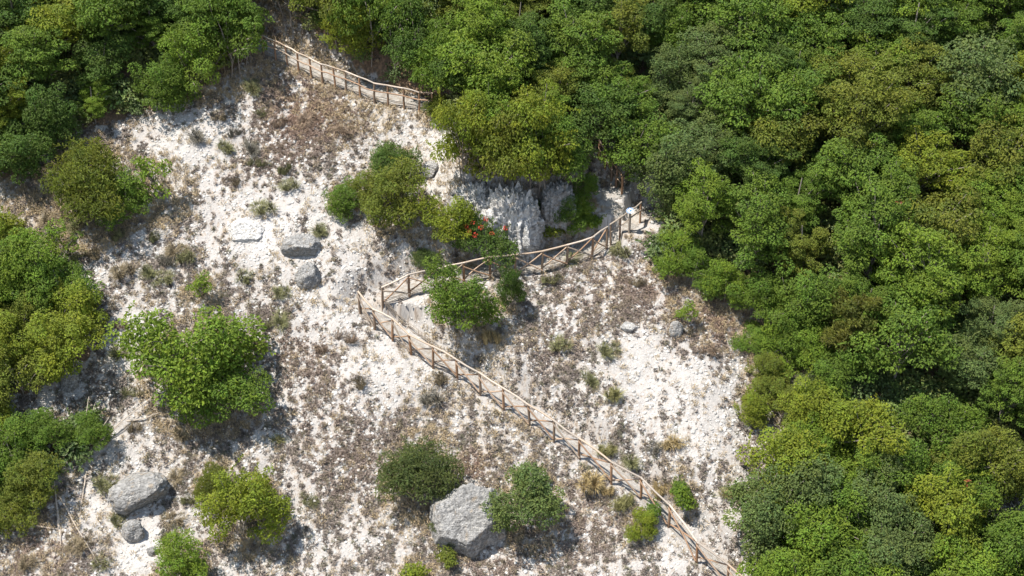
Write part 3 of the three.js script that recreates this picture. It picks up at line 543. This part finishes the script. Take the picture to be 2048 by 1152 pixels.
// ------------------------------------------------------------------ shrublets and straw tufts
function tuft(seed, R, h, n, thin, droop) {
  const r = rng(seed), P = [], C = [], I = [];
  for (let i = 0; i < n; i++) {
    const a = r() * 6.2832, q = r(), d = V(Math.cos(a), 0, Math.sin(a)), b = d.clone().multiplyScalar(R * 0.35 * Math.sqrt(r())), lean = R * (0.25 + 0.9 * q), hh = h * (1.05 - 0.45 * q) * (0.75 + 0.4 * r());
    const mid = b.clone().addScaledVector(d, lean * 0.45).setY(hh * 0.72), tip = b.clone().addScaledVector(d, lean).setY(hh * (1 - droop * q)), s = V(-d.z, 0, d.x).multiplyScalar(thin / 2), k = P.length / 3, t = 0.7 + 0.6 * r();
    for (const p of [b.clone().sub(s).setY(-0.05), b.clone().add(s).setY(-0.05), mid.clone().sub(s), mid.clone().add(s), tip]) { P.push(p.x, p.y, p.z); C.push(t, t, t); }
    I.push(k, k + 1, k + 2, k + 1, k + 3, k + 2, k + 2, k + 3, k + 4);
  }
  const g = new THREE.BufferGeometry(); g.setAttribute('position', new THREE.Float32BufferAttribute(P, 3)); g.setAttribute('color', new THREE.Float32BufferAttribute(C, 3)); g.setIndex(I); return g;
}
const grassMat = c => new THREE.MeshStandardMaterial({ color: new THREE.Color().setRGB(...c), vertexColors: true, roughness: 0.9, side: THREE.DoubleSide });
const strawMat = grassMat([0.30, 0.225, 0.10]), oliveGrassMat = grassMat([0.19, 0.18, 0.065]);
const bunch = (s, R, h, n, thin, droop) => { const r = rng(s * 7), l = []; for (let i = 0; i < 4; i++) { const g = tuft(s + i * 31, R * (0.45 + 0.4 * r()), h * (0.6 + 0.5 * r()), Math.round(n / 4), thin, droop); g.applyMatrix4(new THREE.Matrix4().makeRotationFromEuler(new THREE.Euler(0.3 + 0.4 * r(), r() * 6, (r() - 0.5) * 0.5)).setPosition((r() - 0.5) * R * 1.1, 0, (r() - 0.5) * R * 1.1)); l.push(g); } return mergeGeometries(l); };
const bigTufts = [1, 2, 3].map(s => bunch(100 + s, 0.6, 0.75, 420, 0.015, 0.55));
[[1183, 965, 1.15, 0, 'tall straw tuft standing in the long fence'], [1210, 905, 0.9, 1, 'straw tuft just above the top rail of the long fence'], [1238, 1008, 0.95, 1, 'straw tuft below the long fence, beneath the tall one'], [1262, 1075, 0.9, 1, 'green and straw tuft at the foot of the yellow-green shrublet'],
  [1332, 992, 1.1, 0, 'round golden straw tuft right of the long fence'], [1357, 900, 0.95, 0, 'faded straw tuft on the white slope right of the long fence'], [1232, 790, 0.85, 1, 'olive grass tuft on the right slope above the long fence'], [1212, 985, 0.6, 0, 'small straw tuft between the tall one and the boulder'],
  [1455, 985, 0.9, 1, 'olive grass tuft at the thicket edge'], [1640, 865, 1.2, 0, 'pale straw tuft in the small clearing of the thicket'], [985, 685, 0.9, 0, 'brown straw tuft below the shrub on the middle fence'], [560, 890, 0.7, 1, 'thin olive grass tuft above the rounded yellow-green shrub']]
  .forEach(([u, v, s, m, label], i) => { const o = mesh(numbered('grass_tuft'), bigTufts[i % 3], m ? oliveGrassMat : strawMat, scene); o.position.copy(ground(u, v)); o.scale.setScalar(s); o.rotation.y = i; o.userData = { label, category: 'grass', group: 'large grass tufts' }; });
const cushions = [1, 2, 3].map(s => bunch(200 + s, 0.5, 0.36, 340, 0.017, 0.25));
const cushionMats = [grassMat([0.17, 0.135, 0.08]), grassMat([0.135, 0.135, 0.055]), grassMat([0.20, 0.145, 0.10]), grassMat([0.115, 0.105, 0.08])];
const cushionWord = ['brown', 'olive', 'reddish brown', 'dark grey-brown'];
const marks = [['the left thicket', 0, 560], ['the broad olive shrub', 190, 350], ['the large bright shrub', 395, 690], ['the boulder pair', 610, 520], ['the pitted boulder', 278, 985], ['the yellow-green round shrub', 505, 1000], ['the upper fence', 650, 150], ['the olive shrub row', 770, 380], ['the middle fence', 1000, 560], ['the long fence', 1000, 800], ['the huge boulder', 935, 1040], ['the right slope sapling', 1366, 620], ['the right wood edge', 1480, 560], ['the straw tufts', 1300, 930]];
const cushionSpots = [[103, 440, 0], [106, 462, 3], [150, 452, 1], [137, 487, 1], [150, 512, 1], [195, 508, 0], [236, 474, 1], [308, 478, 1], [250, 545, 0], [294, 545, 1], [332, 525, 3], [373, 516, 1], [356, 502, 0], [489, 560, 1], [561, 585, 1], [537, 650, 1], [567, 640, 1], [527, 695, 0], [243, 705, 1], [239, 652, 2], [530, 418, 1], [640, 462, 1], [328, 560, 1],
  [273, 858, 0], [359, 870, 0], [359, 950, 0], [232, 1042, 1], [615, 1002, 1], [352, 1045, 0], [205, 968, 1], [205, 1128, 1], [335, 1070, 1], [266, 788, 1], [523, 230, 1], [441, 236, 0], [472, 270, 3], [393, 273, 3], [506, 297, 3], [513, 330, 1], [472, 364, 0], [568, 343, 1], [581, 372, 1], [448, 294, 1], [506, 175, 1],
  [864, 796, 3], [1267, 922, 1], [1308, 898, 3], [1246, 505, 1], [1272, 568, 0], [1325, 540, 1], [1210, 700, 1], [1437, 588, 1], [1150, 520, 1], [690, 680, 2], [720, 770, 0], [640, 700, 2], [1420, 700, 2], [1490, 800, 1], [1100, 560, 1], [1120, 690, 1], [880, 760, 0], [620, 240, 2], [680, 260, 2], [560, 250, 2], [380, 1000, 1], [160, 1090, 0], [60, 1130, 0], [1180, 760, 1]];
{
  const sets = {};
  cushionSpots.forEach(([u, v, m], i) => {
    const o = mesh(numbered('low_shrub'), cushions[i % 3], cushionMats[m], scene); o.position.copy(ground(u, v)); o.scale.set(0.85 + 0.5 * pr(), 0.8 + 0.5 * pr(), 0.85 + 0.5 * pr()); o.rotation.y = pr() * 6.28;
    let near = marks[0], best = 1e9; for (const q of marks) { const d = Math.hypot(q[1] - u, q[2] - v); if (d < best) { best = d; near = q; } }
    const side = Math.abs(u - near[1]) > Math.abs(v - near[2]) ? (u < near[1] ? 'left of' : 'right of') : (v < near[2] ? 'above' : 'below');
    o.userData = { category: 'low shrub', group: 'low dry shrubs dotted over the open slope' }; (sets[`low ${cushionWord[m]} cushion shrub ${side} ${near[0]}`] ??= []).push([u, o]);
  });
  for (const key in sets) sets[key].sort((a, b) => a[0] - b[0]).forEach(([, o], i, l) => { o.userData.label = l.length === 1 ? key : `${key}, ${i === l.length - 1 ? 'rightmost' : ordinal[i]}`; });
}

// ------------------------------------------------------------------ dead wood
const deadMat = new THREE.MeshStandardMaterial({ map: woodMap([0.36, 0.31, 0.26], 200), roughness: 0.9 });
function deadStem(pts, r, parent, name) {
  const o = parent.position, q = pts.map(([u, v, up]) => ground(u, v).add(V(0, up, 0)).sub(o)), c = new THREE.CatmullRomCurve3(q).getPoints(pts.length * 4);
  c.forEach((p, i) => p.add(jit(0.03))); return mesh(name, tube(c, r, r * 0.35, 6), deadMat, parent);
}
{
  let t = base('dead_shrub', ground(170, 912), 'fan of bare grey dead stems left of the pitted boulder', 'dead shrub');
  for (const [a, b, up] of [[[158, 918], [196, 800], 0.5], [[167, 910], [222, 835], 0.45], [[172, 905], [250, 845], 0.4], [[171, 910], [306, 796], 0.5], [[253, 843], [318, 826], 0.2], [[165, 915], [181, 795], 0.6], [[160, 925], [146, 935], 0.2], [[170, 912], [192, 940], 0.15]]) deadStem([[a[0], a[1], 0.0], [(a[0] + b[0]) / 2, (a[1] + b[1]) / 2 + 8, up * 0.7], [b[0], b[1] + up * 34, up]], 0.042, t, 'stem');
  const one = (pts, r, label) => deadStem(pts, r, base('dead_branch', ground(pts[0][0], pts[0][1]), label, 'branch', 'fallen dead branches'), 'limb');
  one([[121, 1072, 0.03], [114, 1015, 0.12], [106, 950, 0.1]], 0.075, 'thick pale dead trunk lying upslope at the lower left');
  one([[118, 992, 0.05], [157, 1062, 0.08], [198, 1130, 0.04]], 0.045, 'long thin dead branch slanting down below the dead trunk');
  one([[174, 945, 0.05], [165, 1000, 0.1], [158, 1064, 0.03]], 0.04, 'dead branch hanging straight down below the fan of stems');
  one([[34, 1053, 0.05], [80, 1056, 0.08], [121, 1062, 0.08]], 0.05, 'level dead branch reaching to the left edge');
  one([[96, 960, 0.08], [144, 978, 0.06]], 0.03, 'short dead branch crossing the top of the dead trunk');
  one([[122, 1062, 0.05], [121, 1118, 0.03]], 0.035, 'short dead branch below the foot of the dead trunk');
  one([[1540, 812, 0.25], [1552, 812, 0.55], [1570, 815, 0.5], [1590, 810, 0.6], [1622, 795, 0.5]], 0.05, 'bleached twisted dead branch at the thicket edge');
  one([[1612, 765, 0.2], [1626, 755, 0.45], [1660, 752, 0.5]], 0.045, 'short bleached branch above the twisted one at the thicket edge');
  one([[610, 204, 0.02], [625, 200, 0.05], [632, 206, 0.02]], 0.03, 'small grey twig on the reddish brown slope below the upper fence');
  one([[700, 745, 0.02], [715, 752, 0.05], [742, 757, 0.02]], 0.02, 'thin bare twig on white ground left of the long fence');
}

// ------------------------------------------------------------------ footpaths
const pathMap = dataTexture(256, 1024, (s, t, c) => { const n = noise2(s * 9, t * 40), f = noise2(s * 30, t * 120), v = 0.37 + 0.12 * n + 0.16 * f; c[0] = v; c[1] = v * 0.94; c[2] = v * 0.86; mix3(c, [0.26, 0.205, 0.15], 0.55 * sstep(0.0, 0.35, noise2(s * 6 + 5, t * 30) + 0.4 * f)); });
const pathMat = new THREE.MeshStandardMaterial({ map: pathMap, roughness: 0.95, bumpMap: gravelBump, bumpScale: 0.03 });
paths.forEach(({ line, half }, n) => {
  const c = new THREE.CatmullRomCurve3(line), L = c.getLength(), N = Math.round(L / 0.12), P = [], U = [], I = [], M = 12;
  for (let i = 0; i <= N; i++) {
    const p = c.getPointAt(i / N), d = c.getTangentAt(i / N).setY(0).normalize(), s = V(-d.z, 0, d.x);
    for (let k = 0; k <= M; k++) { const w = half * (n === 2 ? 0.55 : 0.85) * (1 + 0.7 * noise2(i * 0.13 + n * 50, k < M / 2 ? 3 : 9)), q = (k / M * 2 - 1) * w, x = p.x + s.x * q, z = p.z + s.z * q; P.push(x, height(x, z) + 0.022, z); U.push(k / M, i / N * L / 8); }
  }
  for (let i = 0; i < N; i++) for (let k = 0; k < M; k++) { const a = i * (M + 1) + k, b = a + M + 1; I.push(a, a + 1, b, a + 1, b + 1, b); }
  const g = new THREE.BufferGeometry(); g.setAttribute('position', new THREE.Float32BufferAttribute(P, 3)); g.setAttribute('uv', new THREE.Float32BufferAttribute(U, 2)); g.setIndex(I); g.computeVertexNormals();
  mesh(numbered('footpath'), g, pathMat, scene).userData = { kind: 'structure', label: ['pale earth footpath behind the upper fence', 'pale earth footpath behind the middle fence', 'pale trodden footpath along the long descending fence', 'pale sunlit landing of the path at the bend'][n] };
});

// ------------------------------------------------------------------ ground cover: dead thyme, straw, stones
function scatter(name, label, geo, mat, want, accept, place) {
  const r = rng(name.length * 131 + want), M = [], C = [], q = new THREE.Quaternion(), e = new THREE.Euler(), m = new THREE.Matrix4();
  for (let k = 0; k < want * 12 && M.length < want; k++) {
    const x = lerp(-30, 30, r()), z = lerp(-20, 14, r());
    if (r() > accept(x, z)) continue;
    const [s, sy, col] = place(r, x, z); e.set((r() - 0.5) * 0.5 + 0.25, r() * 6.28, (r() - 0.5) * 0.5); q.setFromEuler(e);
    M.push(new THREE.Matrix4().compose(V(x, height(x, z), z), q, V(s, sy, s))); C.push(col);
  }
  const im = new THREE.InstancedMesh(geo, mat, M.length); M.forEach((a, i) => { im.setMatrixAt(i, a); im.setColorAt(i, new THREE.Color().setRGB(...C[i])); });
  im.name = name; im.castShadow = im.receiveShadow = true; im.userData = { kind: 'stuff', label }; scene.add(im);
}
const lone = planted.filter(q => !q.zone && q.kind !== 'tree');
const open = (x, z) => (fieldAt(3, x, z) > 0.5 ? 0.12 : 1) * sstep(-0.35, 0.35, nearPath(x, z)[0]);
const white = grassMat([1, 1, 1]);
scatter('dry_thyme', 'low dead thyme and moss covering the white ground in patches', tuft(301, 0.085, 0.065, 18, 0.015, 0.3), white, 125000,
  (x, z) => open(x, z) * sstep(0.28, 1.05, cover(x, z)), (r, x, z) => { const s = 0.5 + 1.5 * r() ** 3, b = 0.7 + 0.6 * r(), c = r() < 0.5 ? [0.18, 0.148, 0.128] : r() < 0.65 ? [0.29, 0.245, 0.205] : [0.145, 0.14, 0.088]; mix3(c, [0.25, 0.15, 0.10], clamp(fieldAt(1, x, z) * 1.3 - 0.15)); return [s, s * (0.7 + 0.6 * r()), c.map(q => q * b)]; });
scatter('dry_grass', 'thin straw coloured dry grass between the stones', tuft(302, 0.15, 0.2, 16, 0.012, 0.4), white, 15000,
  (x, z) => open(x, z) * clamp(0.06 + fieldAt(2, x, z) * 0.9 + 0.3 * noise2(x * 0.8, z * 0.8 + 9) + (lone.some(q => Math.hypot(q.p.x - x, q.p.z - 0.3 - z) < 1.25 * q.t.scale.x * (q.kind === 'small' ? 0.5 : 1.15)) ? 0.7 : 0)), (r) => { const s = 0.6 + 0.8 * r(), b = 0.8 + 0.5 * r(); return [s, s, [0.34 * b, 0.265 * b, 0.16 * b]]; });
const stone = new THREE.IcosahedronGeometry(0.05, 0); stone.scale(1, 0.6, 0.8);
scatter('gravel', 'loose white limestone chips strewn over the slope', stone, new THREE.MeshStandardMaterial({ roughness: 0.95 }), 80000,
  (x, z) => open(x, z) * clamp(0.5 + 0.9 * noise2(x * 0.9 + 30, z * 0.9)), (r) => { const s = 0.45 + 1.7 * r() ** 5, b = 0.28 + 0.26 * r(); return [s, s, [b, b * 0.965, b * 0.91]]; });

const clump = new Leaves(); { const r = rng(66); for (let i = 0; i < 5; i++) puff(clump, r, V((r() - 0.5) * 0.7, 0.2 + 0.5 * r(), (r() - 0.5) * 0.7), 0.32, 60, { leaf: 0.11, flat: 0.5 }); }
scatter('undergrowth', 'leafy green undergrowth on the floor of the woods', clump.build(), new THREE.MeshPhysicalMaterial({ vertexColors: true, roughness: 0.8, transmission: 0.45, thickness: 0, side: THREE.DoubleSide }), 3200,
  (x, z) => fieldAt(3, x, z) > 0.6 && nearPath(x, z)[0] > 0.4 ? 0.6 : 0, (r) => { const s = 0.7 + 1.2 * r(), c = [[0.115, 0.18, 0.024], [0.085, 0.14, 0.022], [0.15, 0.18, 0.026]][Math.floor(r() * 3)]; return [s, s, c]; });

renderer.render(scene, camera);
